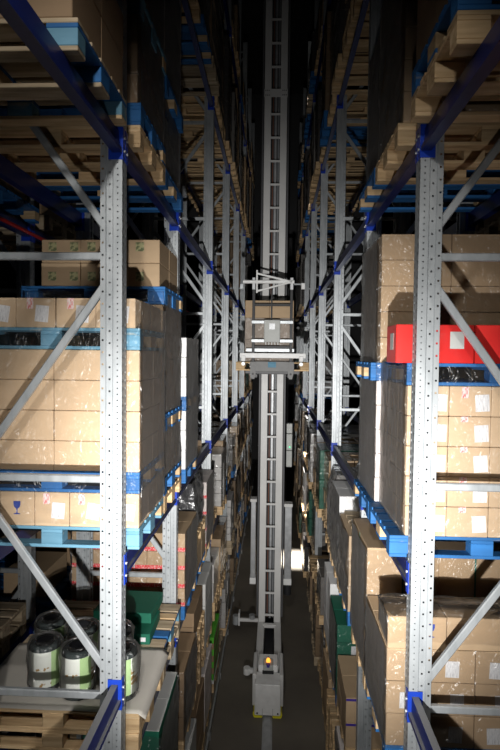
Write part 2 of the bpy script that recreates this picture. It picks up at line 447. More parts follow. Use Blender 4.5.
PDESC = {'wood': 'pale wooden', 'old': 'weathered wooden', 'blue': 'blue painted', 'lblue': 'faded light blue', 'mix': 'patchy blue and bare wood'}
def pallet(cx, cy, z, sty, label, group=None, detail=True, rz=None):
    rz = random.uniform(-.006, .006) if rz is None else rz
    if not detail:
        o = ob('pallet', PALL1, STY[sty][0], None, (cx, cy, z), (0, 0, rz))
        return tag(o, label, 'pallet', group)
    e = empty('pallet', (cx, cy, z), (0, 0, rz)); tag(e, label, 'pallet', group)
    st = STY[sty]
    for nm, key, a, loc in PARTS:
        mt = {'bottom_board': st[0], 'block': st[1], 'stringer_board': st[2], 'deck_board': st[3]}[nm]
        if nm == 'block' and sty in ('blue', 'lblue') and loc[1] > -.3 and random.random() < .6: mt = 'wood'
        if sty == 'mix' and random.random() < .3: mt = random.choice(['woodold', 'pblue', 'wood'])
        ob(nm, pbox(key, *a), mt, e, loc)
    return e

# ------------------------------------------------------------------ cartons
LAB = MB().box(-.045, .045, -.0015, 0, -.055, .055).mesh('shipping_label')
LABW = MB().box(-.075, .075, -.0015, 0, -.08, .08).mesh('shipping_label')
RST = MB().box(-.022, .022, -.0015, 0, -.036, .036).mesh('handling_sticker')
RSM = MB().box(-.024, .024, -.0015, 0, -.018, .018).mesh('handling_sticker')
GST = MB().box(-.034, .034, -.0015, 0, -.036, .036).mesh('picture_sticker')
mbg = MB()                                            # wine-glass handling mark
prof = [(.0, -.045), (.022, -.045), (.022, -.040), (.004, -.036), (.004, -.008), (.018, .004), (.024, .022), (.024, .045), (-.024, .045), (-.024, .022), (-.018, .004), (-.004, -.008), (-.004, -.036), (-.022, -.040), (-.022, -.045)]
mbg.prism(prof[1:], -.0012, 0); GLASS = mbg.mesh('wine_glass_mark')
def sticker(c, me, mat, x, z, dp, rot=0.0, aisle=0, wd=0):
    """stuck on the end that faces along the aisle, or on the aisle side"""
    if aisle: ob(me.name.split('.')[0], me, mat, c, (aisle * (wd / 2 + .0012), x, z), (0, rot, math.pi / 2 if aisle > 0 else -math.pi / 2))
    else: ob(me.name.split('.')[0], me, mat, c, (x, -dp / 2 - .0012, z), (0, rot, 0))
STACK = [0]; CID = {}
SKIP = {2: {110, 210, 310}, 3: {100, 101, 200, 201}, 4: {103, 203}, 6: {100, 101, 102, 200, 201, 202}, 7: {100, 101, 102, 112, 200, 201, 202, 212}, 8: {100, 101, 102, 200, 201, 202}, 9: {1, 2, 100, 101, 102, 200, 201, 202}, 10: {100, 101, 102, 200, 201, 202}, 11: {4, 100, 101, 102, 103, 104, 200, 201, 202, 203, 204}, 12: {101, 200, 201}, 13: {113}, 14: {113, 213}, 15: {100, 200}, 16: {100, 101, 102, 103, 200, 201, 202, 203}, 17: {100, 101, 102, 112, 200, 201, 202, 212}, 18: {100, 101, 111}, 19: {100, 101, 102, 112, 200, 201, 202, 212}, 20: {100, 101, 102, 112, 200, 201, 202, 212}, 21: {100, 101, 102}, 22: {100, 101, 102, 112, 200, 201, 202, 212}, 32: {100, 101, 102, 103, 104, 200, 201, 202, 203, 204}, 34: {5, 101, 102, 103, 104, 105, 201, 202, 203, 204, 205}, 35: {100, 101, 102, 103, 104, 105, 200, 201, 202, 203, 204, 205}, 36: {1, 100, 101, 200, 201}, 37: {112, 122, 212, 312, 322}, 40: {100, 101, 102, 200, 201, 202}, 41: {100, 101, 102, 103, 200, 201, 202, 203}, 42: {100, 101, 111}, 43: {100, 101, 102, 103, 113, 200, 201, 202, 203, 213}, 44: {100, 101, 102, 112, 200, 201, 202, 212}, 45: {0, 1, 2, 100, 101, 102, 112}, 46: {100, 101, 102, 112}}
def cartons(s, y0, z, h, nx, ny, mat, label, group, W=1.2, D=.8, inset=0.0, yoff=0.0, layers=1, stick=None, full=False, gap=.004, shift=0.0):
    """layers of cartons on a pallet whose aisle end is PX and near side is y0; hidden inner ones are left out"""
    cw, cd = W / nx, D / ny; sid = STACK[0]; STACK[0] += 1
    me = cboxmesh(cw - gap, cd - gap, h - .003)
    out = []
    for l in range(layers):
        for i in range(nx):
            for j in range(ny):
                if not (i == 0 or j == 0 or (full and l == layers - 1)): continue
                jx, jy = random.uniform(-.002, .002), random.uniform(-.002, .002); rz_ = random.uniform(-.004, .004)
                if i * 100 + j * 10 + l in SKIP.get(sid, ()): continue
                x = s * (PX[s] + inset + cw * (i + .5)) + jx; y = y0 + yoff + cd * (j + .5) + jy
                c = ob('carton', me, mat, None, (x, y, z + l * h), (0, 0, rz_)); CID[c.name] = (sid, i * 100 + j * 10 + l)
                lab = label
                if layers > 1: lab += f', {ORD[l]} course'
                if i == 0 and ny > 1: lab += f', aisle side, {ORD[j]} towards crane'
                elif nx > 1: lab += f', {ORD[i]} from aisle' + (f', {ORD[j]} row' if j else '')
                tag(c, lab, 'carton', group)
                if stick and j == 0: stick(c, i, l, cw - gap, cd - gap, h)
                out.append(c)
    return out
FILMN = [0]
def film(x0, x1, y0, y1, z0, z1, label, mat='film', amp=.010, top=False, taper=0.0):
    if x0 > x1: x0, x1 = x1, x0
    FILMN[0] += 1; sd = FILMN[0] * 13.7
    g = .009; x0 -= g; x1 += g; y0 -= g; y1 += g
    per = []
    st = .05
    def seg(a, b):
        n = max(2, int((Vector(b) - Vector(a)).length / st))
        for k in range(n): per.append((a[0] + (b[0] - a[0]) * k / n, a[1] + (b[1] - a[1]) * k / n))
    c = .012
    q = [(x0 + c, y0), (x1 - c, y0), (x1, y0 + c), (x1, y1 - c), (x1 - c, y1), (x0 + c, y1), (x0, y1 - c), (x0, y0 + c)]
    for a in range(8): seg(q[a], q[(a + 1) % 8])
    n = len(per); m = max(4, int((z1 - z0) / .05)); cx, cy = (x0 + x1) / 2, (y0 + y1) / 2
    mb = MB()
    for r in range(m + 1):
        z = z0 + (z1 - z0) * r / m; tp = 1 - taper * (r / m)
        for (px, py) in per:
            d = noise.noise((px * 3 + sd, py * 3, z * 7 + (px + py) * 2)) * .7 + noise.noise((px * 9, py * 9 + sd, z * 16)) * .4
            d = max(0, d) * amp
            nx_ = 1 if px > x1 - c - .001 else (-1 if px < x0 + c + .001 else 0); ny_ = 1 if py > y1 - c - .001 else (-1 if py < y0 + c + .001 else 0)
            mb.v.append((cx + (px - cx) * tp + nx_ * d, cy + (py - cy) * tp + ny_ * d, z + (noise.noise((px * 6 + sd, py * 6, r)) * .02 if r in (0, m) else 0)))
    for r in range(m):
        for k in range(n):
            mb.f.append((r * n + k, r * n + (k + 1) % n, (r + 1) * n + (k + 1) % n, (r + 1) * n + k))
    if top: mb.f.append(tuple(range(m * n, (m + 1) * n)))
    o = ob('stretch_film', mb.mesh('stretch_film', smooth=True), mat)
    return tag(o, label, 'stretch film')
def pcx(s, inset=0): return s * (PX[s] + .6 + inset)

# ---- stickers for each kind of carton
def st_left(c, i, l, wd, dp, h):
    sticker(c, LAB, 'label', .045, h * .46, dp, random.uniform(.06, .16)); sticker(c, RST, 'redlabel', -.035, h * .80, dp, random.uniform(-.03, .03))
def st_left_bottom(c, i, l, wd, dp, h):
    if i == 3: sticker(c, GLASS, 'blueprint', .0, h * .52, dp)
    else: st_left(c, i, l, wd, dp, h)
def st_right(c, i, l, wd, dp, h):
    sticker(c, LAB, 'label', .075, h * .44, dp, random.uniform(-.08, .06))
    sticker(c, RST if l == 4 else RSM, 'redlabel', -.035, h * (.78 if l == 4 else .9), dp, random.uniform(-.04, .04))
def st_green(c, i, l, wd, dp, h):
    for x in ((.0,) if i == 0 else (-.07, .11)):
        sticker(c, GST, 'greenlabel', x, h * .42 + (.05 if l == 1 else 0), dp)
def st_some(c, i, l, wd, dp, h):
    if random.random() < .4: sticker(c, LAB, 'label', .05, h * .4, dp, random.uniform(-.1, .1))

# =================================================================== the drum-pack rack (s = -1)
s = -1
LR = 'the drum-pack rack'
# fourth tier, first pallet place
y0 = 3.55; z = ZL[3]
pallet(pcx(s), y0 + .4, z, 'lblue', 'faded blue pallet at the bottom of the tall pale carton stack', rz=0); z += .144
za = z
cartons(s, y0, z, .235, 5, 3, 'kraftp', 'labelled carton low under the pale stack', 'labelled cartons under the pale stack', stick=st_left_bottom); z += .235
pallet(pcx(s), y0 + .4, z, 'blue', 'blue pallet lying between labelled cartons and four courses of pale cartons', rz=0); z += .144
cartons(s, y0, z, .205, 2, 2, 'kraftp', 'large plain pale carton between two blue pallets', 'plain pale cartons', W=1.17, layers=4); z += .82
pallet(pcx(s), y0 + .4, z, 'lblue', 'faded blue pallet resting on top of the large plain pale cartons', rz=0); z += .144
cartons(s, y0, z, .2, 4, 2, 'kraftp', 'small labelled carton atop the pale stack', 'cartons on top of the pale stack', W=1.08, stick=st_left, inset=.03, full=True); z += .2
film(s * PX[s], s * (PX[s] + 1.2), y0, y0 + .8, za + .02, z - .02, 'clear stretch film wound around the tall pale carton stack')
# fourth tier, second pallet place
y0 = 4.375; z = ZL[3]
pallet(pcx(s), y0 + .4, z, 'wood', 'bare wooden pallet under a blue pallet, behind the pale carton stack', rz=0); z += .144
pallet(pcx(s), y0 + .4, z, 'blue', 'blue pallet lying on the bare wooden pallet behind the pale stack', rz=0); z += .144; za = z
cartons(s, y0, z, .195, 3, 2, 'kraftp', 'lower carton of the picture-sticker stack', 'lower cartons of the sticker stack', layers=2, inset=.02, W=1.16); z += .39
pallet(pcx(s), y0 + .4, z, 'blue', 'blue pallet built into the lower part of the sticker carton stack'); z += .144
cartons(s, y0, z, .225, 3, 2, 'kraft', 'brown middle carton of the picture-sticker stack', 'middle cartons of the sticker stack', layers=4, inset=.02, W=1.16); z += .9
pallet(pcx(s), y0 + .4, z, 'blue', 'blue pallet right below the cartons with green picture stickers'); z += .144
cartons(s, y0, z, .19, 3, 2, 'kraft', 'brown carton with green picture sticker', 'cartons with green picture stickers', layers=2, inset=.05, W=.98, stick=st_green); z += .38
film(s * (PX[s] + .02), s * (PX[s] + 1.18), y0, y0 + .8, za, z - .42, 'crumpled clear film around the stack with green picture stickers', amp=.02)
# white cartons in the next bay
y0 = 5.42; z = ZL[3]
pallet(pcx(s), y0 + .4, z, 'blue', 'blue pallet at the bottom of the white carton stack'); z += .144; za = z
cartons(s, y0, z, .2, 3, 2, 'white', 'white carton, lower half of white stack', 'lower white cartons', layers=3, W=1.16); z += .6
pallet(pcx(s), y0 + .4, z, 'blue', 'blue pallet halfway up the white carton stack'); z += .144
cartons(s, y0, z, .2, 3, 2, 'white', 'white carton, upper half of white stack', 'upper white cartons', layers=3, W=1.16, full=True); z += .6
film(s * PX[s], s * (PX[s] + 1.16), y0, y0 + .8, za, z, 'clear film around the white carton stack', amp=.02)

# fifth tier (over the beam above)
def upper(s, i, y0, items, who, detail=True):
    z = ZL[4]
    for n_, it in enumerate(items):
        if it[0] == 'p':
            pallet(pcx(s), y0 + .4, z, it[1], f'{PDESC[it[1]]} pallet {it[2]} {who}', detail=detail); z += .144
        else:
            _, mat, h, nl, nx, ny, ins, lab, grp = it
            cartons(s, y0, z, h, nx, ny, mat, lab, grp, layers=nl, inset=ins, W=1.2 - 2 * ins); z += h * nl
    return z
zt = upper(s, 1, 3.55, [('p', 'wood', 'lying lowest'), ('p', 'blue', 'lying second from below'),
    ('c', 'kraftd', .19, 3, 3, 2, .02, 'dark brown carton high over the pale stack', 'fifth tier cartons over the pale stack'),
    ('p', 'lblue', 'topmost'),
    ('c', 'kraftd', .2, 3, 3, 2, .02, 'dark brown carton above the topmost faded pallet', 'upper fifth tier cartons over the pale stack')],
    'on the fifth tier over the pale carton stack')
film(s * (PX[s] + .02), s * (PX[s] + 1.18), 3.55, 4.35, ZL[4] + .30, zt, 'clear film around the dark brown cartons over the pale stack', 'film2', .02)
zt = upper(s, 1, 4.375, [('p', 'blue', 'lowest'),
    ('c', 'greyb', .2, 3, 3, 2, .1, 'grey carton high over the picture-sticker stack', 'fifth tier grey cartons'),
    ('p', 'blue', 'between grey and white cartons'),
    ('c', 'white', .2, 5, 3, 2, .04, 'white carton high over the picture-sticker stack', 'fifth tier white cartons')],
    'over the sticker cartons')
film(s * (PX[s] + .05), s * (PX[s] + 1.15), 4.375, 5.175, ZL[4] + .145, ZL[4] + .75, 'loose grey film around the grey cartons on the fifth tier', 'film2', .022)
film(s * (PX[s] + .04), s * (PX[s] + 1.16), 4.375, 5.175, ZL[4] + .9, zt, 'clear film around the white cartons on the fifth tier', 'film2', .02)
upper(s, 0, 2.42, [('p', 'mix', 'overhead'), ('c', 'kraftd', .25, 2, 3, 2, .02, 'brown carton on the patchy blue pallet overhead', 'open bay cartons, drum-pack rack')],
    'in the open bay of drum-pack rack')

# third tier: drum packs on a slip sheet
y0 = 3.55; z = ZL[2]
pallet(pcx(s), y0 + .4, z, 'wood', 'lower of two wooden pallets under the drum packs', rz=0); z += .144
pallet(pcx(s), y0 + .4, z, 'wood', 'upper of two wooden pallets under the drum packs', rz=0.01); z += .144
sm = MB()
nx_, ny_ = 24, 16
for j in range(ny_ + 1):
    for i in range(nx_ + 1):
        u, v = i / nx_, j / ny_
        x = -.62 + 1.27 * u; y = -.41 + .82 * v
        dz = .002 + .004 * noise.noise((x * 4, y * 4, 3.3))
        dz = max(dz, .001) + .004
        if x > .612: dz -= (x - .612) * 1.0
        sm.v.append((x, y, dz))
for j in range(ny_):
    for i in range(nx_):
        a = j * (nx_ + 1) + i; sm.f.append((a, a + 1, a + nx_ + 2, a + nx_ + 1))
slip = ob('slip_sheet', sm.mesh('slip_sheet', smooth=True), 'slip', None, (pcx(s), y0 + .4, z + .002))
sd_ = slip.modifiers.new('thickness', 'SOLIDIFY'); sd_.thickness = .002
tag(slip, 'grey cardboard slip sheet spread under the drum packs', 'slip sheet')
z += .013
R_ = .112
DB = MB().lathe([(R_ * .96, 0), (R_, .01), (R_, .31), (R_ * .93, .33), (R_ * .6, .333), (R_ * .55, .325), (.02, .325)]).mesh('drum_body', True)
DLm = MB()
nn = 28
def arc(mb, r, z0, z1, a0, a1, n):
    b = len(mb.v)
    for k in range(n + 1):
        t = a0 + (a1 - a0) * k / n
        mb.v.append((r * math.cos(t), r * math.sin(t), z0)); mb.v.append((r * math.cos(t), r * math.sin(t), z1))
    for k in range(n): mb.f.append((b + 2 * k, b + 2 * k + 2, b + 2 * k + 3, b + 2 * k + 1))
DW = MB(); arc(DW, R_ + .0015, .045, .30, 0, 2 * math.pi, 36); DW = DW.mesh('label_wrap', True)
DG = MB(); arc(DG, R_ + .0028, .045, .30, math.radians(-75), math.radians(-30), 10); DG = DG.mesh('label_stripe', True)
DGL = MB().lathe([(.045, .333), (.062, .333), (.062, .346), (.045, .346)]).mesh('lid', True)
def shrink(seed):
    mb = MB(); n = 40; prof = [(R_ + .004, .002), (R_ + .008, .05), (R_ + .010, .12), (R_ + .011, .2), (R_ + .012, .28), (R_ + .010, .33), (R_ * .95, .355), (R_ * .7, .362), (R_ * .5, .352)]
    for r, z_ in prof:
        for k in range(n):
            t = 2 * math.pi * k / n
            d = max(0, noise.noise((math.cos(t) * 3 + seed, math.sin(t) * 3, z_ * 14))) * .018
            mb.v.append(((r + d) * math.cos(t), (r + d) * math.sin(t), z_ + noise.noise((t * 2, seed, z_ * 9)) * .008 + (.010 if z_ < .01 else 0)))
    for i in range(len(prof) - 1):
        for k in range(n): mb.f.append((i * n + k, i * n + (k + 1) % n, (i + 1) * n + (k + 1) % n, (i + 1) * n + k))
    return mb.mesh('shrink_film', True)
SHR = [shrink(q * 5.1) for q in range(3)]
for q, (x, y, rz, lab) in enumerate([
        (-1.39, 3.74, .2, 'drum pack at the front row middle of the slip sheet, white label with brown pictures'),
        (-1.655, 3.80, .5, 'drum pack standing farthest from the aisle on the slip sheet'),
        (-1.07, 3.74, -.2, 'drum pack beside the upright post at the aisle end of slip sheet'),
        (-1.19, 4.02, .1, 'drum pack in the back row next to the green cartons'),
        (-1.46, 4.03, .8, 'drum pack in the back row behind the two labelled ones'),
        (-1.745, 4.12, .3, 'drum pack in the last row, tops wrapped in crumpled film')]):
    e = empty('drum_pack', (x, y, z), (0, 0, rz)); tag(e, lab, 'drum pack', 'drum packs')
    ob('drum_body', DB, 'drum', e); ob('label_wrap', DW, 'drumlabel', e); ob('label_stripe', DG, 'drumgreen', e); ob('lid', DGL, 'black', e)
    ob('shrink_film', SHR[q % 3], 'film3', e)
# empty pallets and flat green cartons beside them
y0 = 4.375; z = ZL[2]
pallet(pcx(s), y0 + .4, z, 'old', 'weathered pallet under the patchy blue one, beside flat green cartons', rz=0); z += .144
pallet(pcx(s), y0 + .4, z, 'mix', 'patchy blue and bare wood pallet carrying the flat green cartons', rz=-.01); z += .144
gm = cboxmesh(.52, .44, .09)
g1 = tag(ob('carton', gm, 'green', None, (-1.29, 4.63, z), (0, 0, .02)), 'lower of two flat green cartons behind the drum packs', 'carton')
sticker(g1, RSM, 'label', .20, .045, .44, 0)
tag(ob('carton', gm, 'green', None, (-1.31, 4.82, z + .091), (0, 0, -.03)), 'upper of two flat green cartons behind the drum packs', 'carton')
# second tier: green fronted cartons with grey tops
y0 = 4.12; z = ZL[1]
pallet(pcx(s), y0 + .4, z, 'old', 'weathered pallet under the grey topped green cartons'); z += .144
cs = cartons(s, y0, z, .255, 2, 2, 'green', 'green carton on the tier below drum packs', 'green cartons below the drum packs', layers=4, W=.62, inset=-.02, full=True); z += 1.02
for (yy, j) in ((y0 + .2, 0), (y0 + .6, 1)):
    for xx in (0, 1):
        tag(ob('cover_sheet', cboxmesh(.306, .396, .006, .001, 'cover_sheet'), 'greyb', None, (s * (PX[s] - .02 + .155 + .31 * xx), yy, z + .001)), ('aisle-side', 'inner')[xx] + ' grey board sheet over the green cartons, ' + ('drum-pack', 'crane')[j] + ' end', 'cover sheet', 'grey cover sheets')
for c in cs:
    if c.location.y < y0 + .3: sticker(c, LAB, 'label', -.04, .15, .396, 0)
film(s * (PX[s] - .02), s * (PX[s] + .6), y0, y0 + .8, ZL[1] + .15, z - .03, 'shiny film around the green cartons below the drum packs', 'film2', .03)

# third tier, next bay: red banded cartons, black film loads
def band(c, i, l, wd, dp, h):
    k = ('band', round(wd, 3))
    if k not in CACHE: CACHE[k] = MB().box(-wd / 2, wd / 2, -.0015, 0, -.02, .02).mesh('red_band')
    ob('red_band', CACHE[k], 'redband', c, (0, -dp / 2 - .0012, .024))
    if i == 0:
        k2 = ('band2', round(dp, 3))
        if k2 not in CACHE: CACHE[k2] = MB().box(-dp / 2, dp / 2, -.0015, 0, -.02, .02).mesh('red_band')
        ob('red_band', CACHE[k2], 'redband', c, (wd / 2 + .0012, 0, .024), (0, 0, math.pi / 2))
    if i == 1 and l == 2: sticker(c, LABW, 'label', 0, h * .5, dp, .02)
y0 = 5.42; z = ZL[2]
pallet(pcx(s), y0 + .4, z, 'blue', 'blue pallet under the cartons with red printed tape'); z += .144; za = z
cartons(s, y0, z, .19, 3, 2, 'kraft', 'brown carton with red printed tape', 'red taped cartons', layers=4, W=1.18, stick=band, full=True); z += .76
film(s * PX[s], s * (PX[s] + 1.18), y0, y0 + .8, za, z, 'clear film around the red taped cartons', 'film2', .03)
def lump(name, s, y0, z0, hgt, mat, label, cat, seed, W=1.15, D=.76):
    """load under loose crumpled sheeting: box with folded surface"""
    mb = MB(); bm = bmesh.new(); bmesh.ops.create_cube(bm, size=1.0)
    bmesh.ops.subdivide_edges(bm, edges=bm.edges[:], cuts=13, use_grid_fill=True)
    for v in bm.verts:
        p = v.co.copy(); r = Vector((p.x, p.y)).length
        rz = p.z + .5
        sh = 1 - .10 * max(0, rz - .75) * 4
        q = Vector((p.x * W * sh, p.y * D * sh, rz * hgt))
        d = noise.noise(q * 3.5 + Vector((seed, 0, 0))) * .04 + noise.noise(q * 9 + Vector((0, seed, 0))) * .022
        out = Vector((p.x, p.y, (p.z if rz > .8 else 0))).normalized()
        if rz > .02: q += out * d
        v.co = q
    me = bpy.data.meshes.new(name); bm.to_mesh(me); bm.free(); me.materials.append(None)
    o = ob(name, me, mat, None, (pcx(s), y0 + .4, z0)); return tag(o, label, cat)
y0 = 6.28; z = ZL[2]
pallet(pcx(s), y0 + .4, z, 'blue', 'blue pallet under the black film covered load'); z += .144
cartons(s, y0, z, .3, 3, 2, 'kraft', 'tan carton below the black film cover', 'cartons below the black film', W=1.16, layers=1); z += .3
pallet(pcx(s), y0 + .4, z, 'wood', 'wooden pallet between tan cartons and black film covered load'); z += .144
lump('covered_load', s, y0, z, .6, 'tarp', 'load hidden under crumpled black film beyond the red taped cartons', 'covered load', 3.1)
y0 = 7.14; z = ZL[2]
pallet(pcx(s), y0 + .4, z, 'wood', 'wooden pallet beyond the black film covered load, third tier'); z += .144
cartons(s, y0, z, .22, 3, 2, 'pinkw', 'off-white carton with red tape beside black film', 'off-white cartons, drum-pack rack', layers=4, W=1.16, stick=band); z += .88
film(s * PX[s], s * (PX[s] + 1.16), y0, y0 + .8, ZL[2] + .15, z, 'shiny film around the off-white cartons of the drum-pack rack', 'film2', .03)
# second tier, second bay
y0 = 5.42; z = ZL[1]
pallet(pcx(s), y0 + .4, z, 'wood', 'wooden pallet under film-wrapped brown cartons below the red taped ones'); z += .144
cartons(s, y0, z, .24, 3, 2, 'kraftd', 'brown wrapped carton below the red taped ones', 'brown cartons below red taped ones', layers=3, W=1.16, full=True); z += .72
film(s * PX[s], s * (PX[s] + 1.16), y0, y0 + .8, ZL[1] + .15, z, 'crumpled film around brown cartons below the red taped ones', 'film2', .04)
y0 = 6.28; z = ZL[1]
for q in range(5):
    pallet(pcx(s), y0 + .4, z, 'wood', f'empty wooden pallet, {ORD[q]} up in the stack of five below black film', 'five stacked empty pallets'); z += .144
cartons(s, y0, z, .17, 2, 2, 'kraftd', 'brown carton atop five stacked empty pallets', 'cartons on stacked empty pallets', layers=2, W=.9, inset=.03, full=True); z += .34
y0 = 7.14; z = ZL[1]
pallet(pcx(s), y0 + .4, z, 'wood', 'wooden pallet under grey wrapped cartons next to the empty pallet stack'); z += .144
cartons(s, y0, z, .3, 3, 2, 'greyb', 'grey carton beside the five empty pallets', 'grey cartons by the empty pallets', layers=3, W=1.16, full=True)
# floor tier, second bay
y0 = 5.42; z = 0
pallet(pcx(s), y0 + .4, z, 'wood', 'wooden pallet on the floor under grey cartons, drum-pack rack'); z += .144
cartons(s, y0, z, .28, 3, 2, 'greyb', 'grey floor carton beneath the brown wrapped ones', 'grey floor cartons, drum-pack rack', layers=3, W=1.16, inset=-.02, full=True)
y0 = 6.28; z = 0
pallet(pcx(s), y0 + .4, z, 'wood', 'wooden pallet on the floor under long brown cartons'); z += .144
cartons(s, y0, z, .27, 2, 1, 'kraftd', 'long dark brown carton on the floor tier', 'long brown floor cartons', layers=3, W=1.1, inset=0, full=True)
y0 = 7.14; z = 0
pallet(pcx(s), y0 + .4, z, 'wood', 'wooden pallet on the floor under off-white cartons, drum-pack rack'); z += .144
cartons(s, y0, z, .27, 3, 2, 'pinkw', 'off-white floor carton of the drum-pack rack', 'off-white floor cartons', layers=3, W=1.16, full=True)
# striped stack on the floor beyond
y0 = 8.22; z = 0
pallet(pcx(s), y0 + .4, z, 'wood', 'wooden pallet on the floor under green and brown striped stack'); z += .144
cartons(s, y0, z, .06, 1, 1, 'white', 'white carton under the lime and brown striped stack', 'white cartons under striped stack', layers=1, W=1.16); z += .06
for q in range(7):
    cartons(s, y0, z, .098, 1, 1, 'bgreen' if q % 2 == 0 else 'kraftd', ('lime green' if q % 2 == 0 else 'brown') + f' flat carton, {ORD[q]} layer of the striped floor stack', 'striped stack cartons', W=1.16, full=(q == 6)); z += .098

# row behind the drum-pack rack
def backstack(s, y0, z, sty, items, what):
    bx = s * (BX[s] + .5)
    pallet(bx, y0 + .4, z, sty, f'{PDESC[sty]} pallet {what}', detail=True); z += .144
    for mat, wd, dp, h, dx, lab in items:
        c = tag(ob('carton', cboxmesh(wd, dp, h), mat, None, (bx + dx, y0 + .4, z)), lab, 'carton')
        if mat == 'kraft' and wd < .5: sticker(c, LAB, M['plblue'], .05, h * .5, dp)
        z += h + .001
    return z
y0 = 4.30; z = ZL[2]
for q in range(2):
    pallet(-3.01, y0 + .4, z, 'old', ('lower', 'upper')[q] + ' weathered empty pallet of two in the row behind the drum packs', 'two empty pallets behind the drum packs'); z += .144
backstack(-1, 5.42, ZL[2], 'blue', [('kraft', .45, .6, .27, .28, 'brown carton with pale blue label, row behind the drum-pack rack')], 'in the row behind the red taped cartons')
backstack(-1, 6.28, ZL[2], 'blue', [('kraftd', .75, .6, .42, .28, 'large dark brown carton in the row behind the black film')], 'in the row behind the black film')
for k, y0 in enumerate((4.4, 5.42, 6.28)):
    for s2 in (-1, 1):
        if s2 == 1 and k == 0: continue
        backstack(s2, y0, ZL[4] - .1, ('blue', 'old', 'wood')[k], [('kraftd', 1.0, .7, .8, 0, f'tall dark carton, {ORD[k]} along the fifth tier behind the {RK[s2]}')], f'{ORD[k]} along the fifth tier behind the {RK[s2]}')

# =================================================================== the red-carton rack (s = 1)
s = 1
y0 = 3.55; z = ZL[3]
pallet(pcx(s), y0 + .4, z, 'blue', 'blue pallet at the bottom of the labelled stack with red cartons on top', rz=0); z += .144; za = z
cartons(s, y0, z, .198, 4, 3, 'kraftp', 'white-labelled carton below the red cartons', 'labelled cartons below the red ones', W=1.08, layers=5, stick=st_right, inset=.095); z += .99
pallet(pcx(s, .09), y0 + .4, z, 'blue', 'blue pallet right under the red cartons', rz=0); zb = z; z += .144
RC = cboxmesh(.50, .28, .25)
for q, (x, lab) in enumerate(((PX[1] + .015 + .25, 'red carton at the aisle end of the blue pallet'), (PX[1] + .017 + .757, 'red carton next to the one at the aisle end'))):
    c = tag(ob('carton', RC, 'red', None, (x, y0 + .145, z), (0, 0, .01 - .015 * q)), lab, 'carton')
    sticker(c, LAB, 'panelgrey', .14, .15, .28, 0)
    sticker(c, LAB, 'panelgrey', -.02, .14, .28, 0, -1, .50)
film(PX[1] + .09, PX[1] + 1.29, y0, y0 + .8, za + .01, zb + .13, 'clear film around the labelled stack below the red cartons', 'film', .012)
y0 = 4.375; z = ZL[3]
pallet(pcx(s), y0 + .4, z, 'blue', 'blue pallet under the off-white courses behind the red cartons', rz=0); z += .144; za = z
cartons(s, y0, z, .196, 3, 2, 'pinkw', 'off-white carton low behind the red cartons', 'off-white cartons behind the red ones', layers=5, inset=.05, W=1.1); z += .98
pallet(pcx(s), y0 + .4, z, 'blue', 'blue pallet between off-white and brown courses behind the red cartons', rz=0); z += .144
cartons(s, y0, z, .205, 2, 2, 'kraft', 'plain brown carton behind the red cartons', 'plain brown cartons behind the red ones', layers=5, inset=.07, W=1.1); z += 1.025
film(PX[1] + .05, PX[1] + 1.17, y0, y0 + .8, za, z - .02, 'clear film around the tall stack behind the red cartons', 'film2', .012)
# fifth tier
zt = upper(s, 1, 3.55, [('p', 'wood', 'lying'), ('c', 'kraft', .2, 6, 3, 2, .03, 'brown carton high over the red cartons', 'fifth tier cartons over the red ones')], 'on the fifth tier over the red cartons')
film(PX[1] + .03, PX[1] + 1.17, 3.55, 4.35, ZL[4] + .15, zt, 'clear film around the fifth tier cartons over the red ones', 'film2', .02)
zt = upper(s, 1, 4.375, [('p', 'blue', 'lying'), ('c', 'pinkw', .2, 6, 3, 2, .08, 'off-white carton high over the plain brown stack', 'fifth tier off-white cartons')], 'on the fifth tier over the tall brown stack')
film(PX[1] + .08, PX[1] + 1.12, 4.375, 5.175, ZL[4] + .15, zt, 'shiny film around the off-white cartons of the fifth tier', 'film2', .02)
upper(s, 0, 2.42, [('p', 'wood', 'lowest'), ('p', 'blue', 'second'), ('c', 'kraftd', .25, 2, 3, 2, .02, 'brown overhead carton, open bay, red-carton rack', 'open bay cartons, red-carton rack')], 'by the first full frame of red-carton rack')
# third tier
y0 = 3.55; z = ZL[2]
pallet(pcx(s), y0 + .4, z, 'blue', 'blue pallet under the film-wrapped cartons below the labelled stack', rz=0); z += .144; za = z
def st_low(c, i, l, wd, dp, h):
    if l < 3 and random.random() < .75: sticker(c, LAB, 'label', random.uniform(-.02, .08), h * .42, dp, random.uniform(-.05, .05))
    if l == 3 and i == 0: sticker(c, GLASS, 'blueprint', .09, h * .58, dp)
cartons(s, y0, z, .2205, 4, 3, 'kraft', 'brown carton, tier below the white-labelled stack', 'lower third tier cartons', layers=3, W=1.16, stick=st_low, full=True); z += .6615
cartons(s, y0, z, .2205, 3, 1, 'kraft', 'brown carton in the short wrapped top course', 'short top course', W=1.16, D=.30, stick=lambda c, i, l, wd, dp, h: st_low(c, i, 3, wd, dp, h)); z += .2205
film(PX[1], PX[1] + 1.16, y0, y0 + .8, za, z - .2205, 'loose film around the lower courses below the labelled stack', 'film2', .02)
film(PX[1] + .005, PX[1] + 1.155, y0 + .004, y0 + .298, z - .175, z + .004, 'loose film around the short top course of cartons', 'film', .012, top=True)
y0 = 4.375; z = ZL[2]
pallet(pcx(s), y0 + .4, z, 'wood', 'wooden pallet under the tall cartons with green straps'); z += .144
def st_strap(c, i, l, wd, dp, h):
    k = ('strap', round(h, 3))
    if k not in CACHE: CACHE[k] = MB().box(-.007, .007, -.002, 0, 0, h - .003).mesh('strap')
    ob('strap', CACHE[k], 'strap', c, (0, -dp / 2 - .001, 0))
    if i == 0: ob('strap', CACHE[k], 'strap', c, (-wd / 2 - .001, 0, 0), (0, 0, -math.pi / 2))
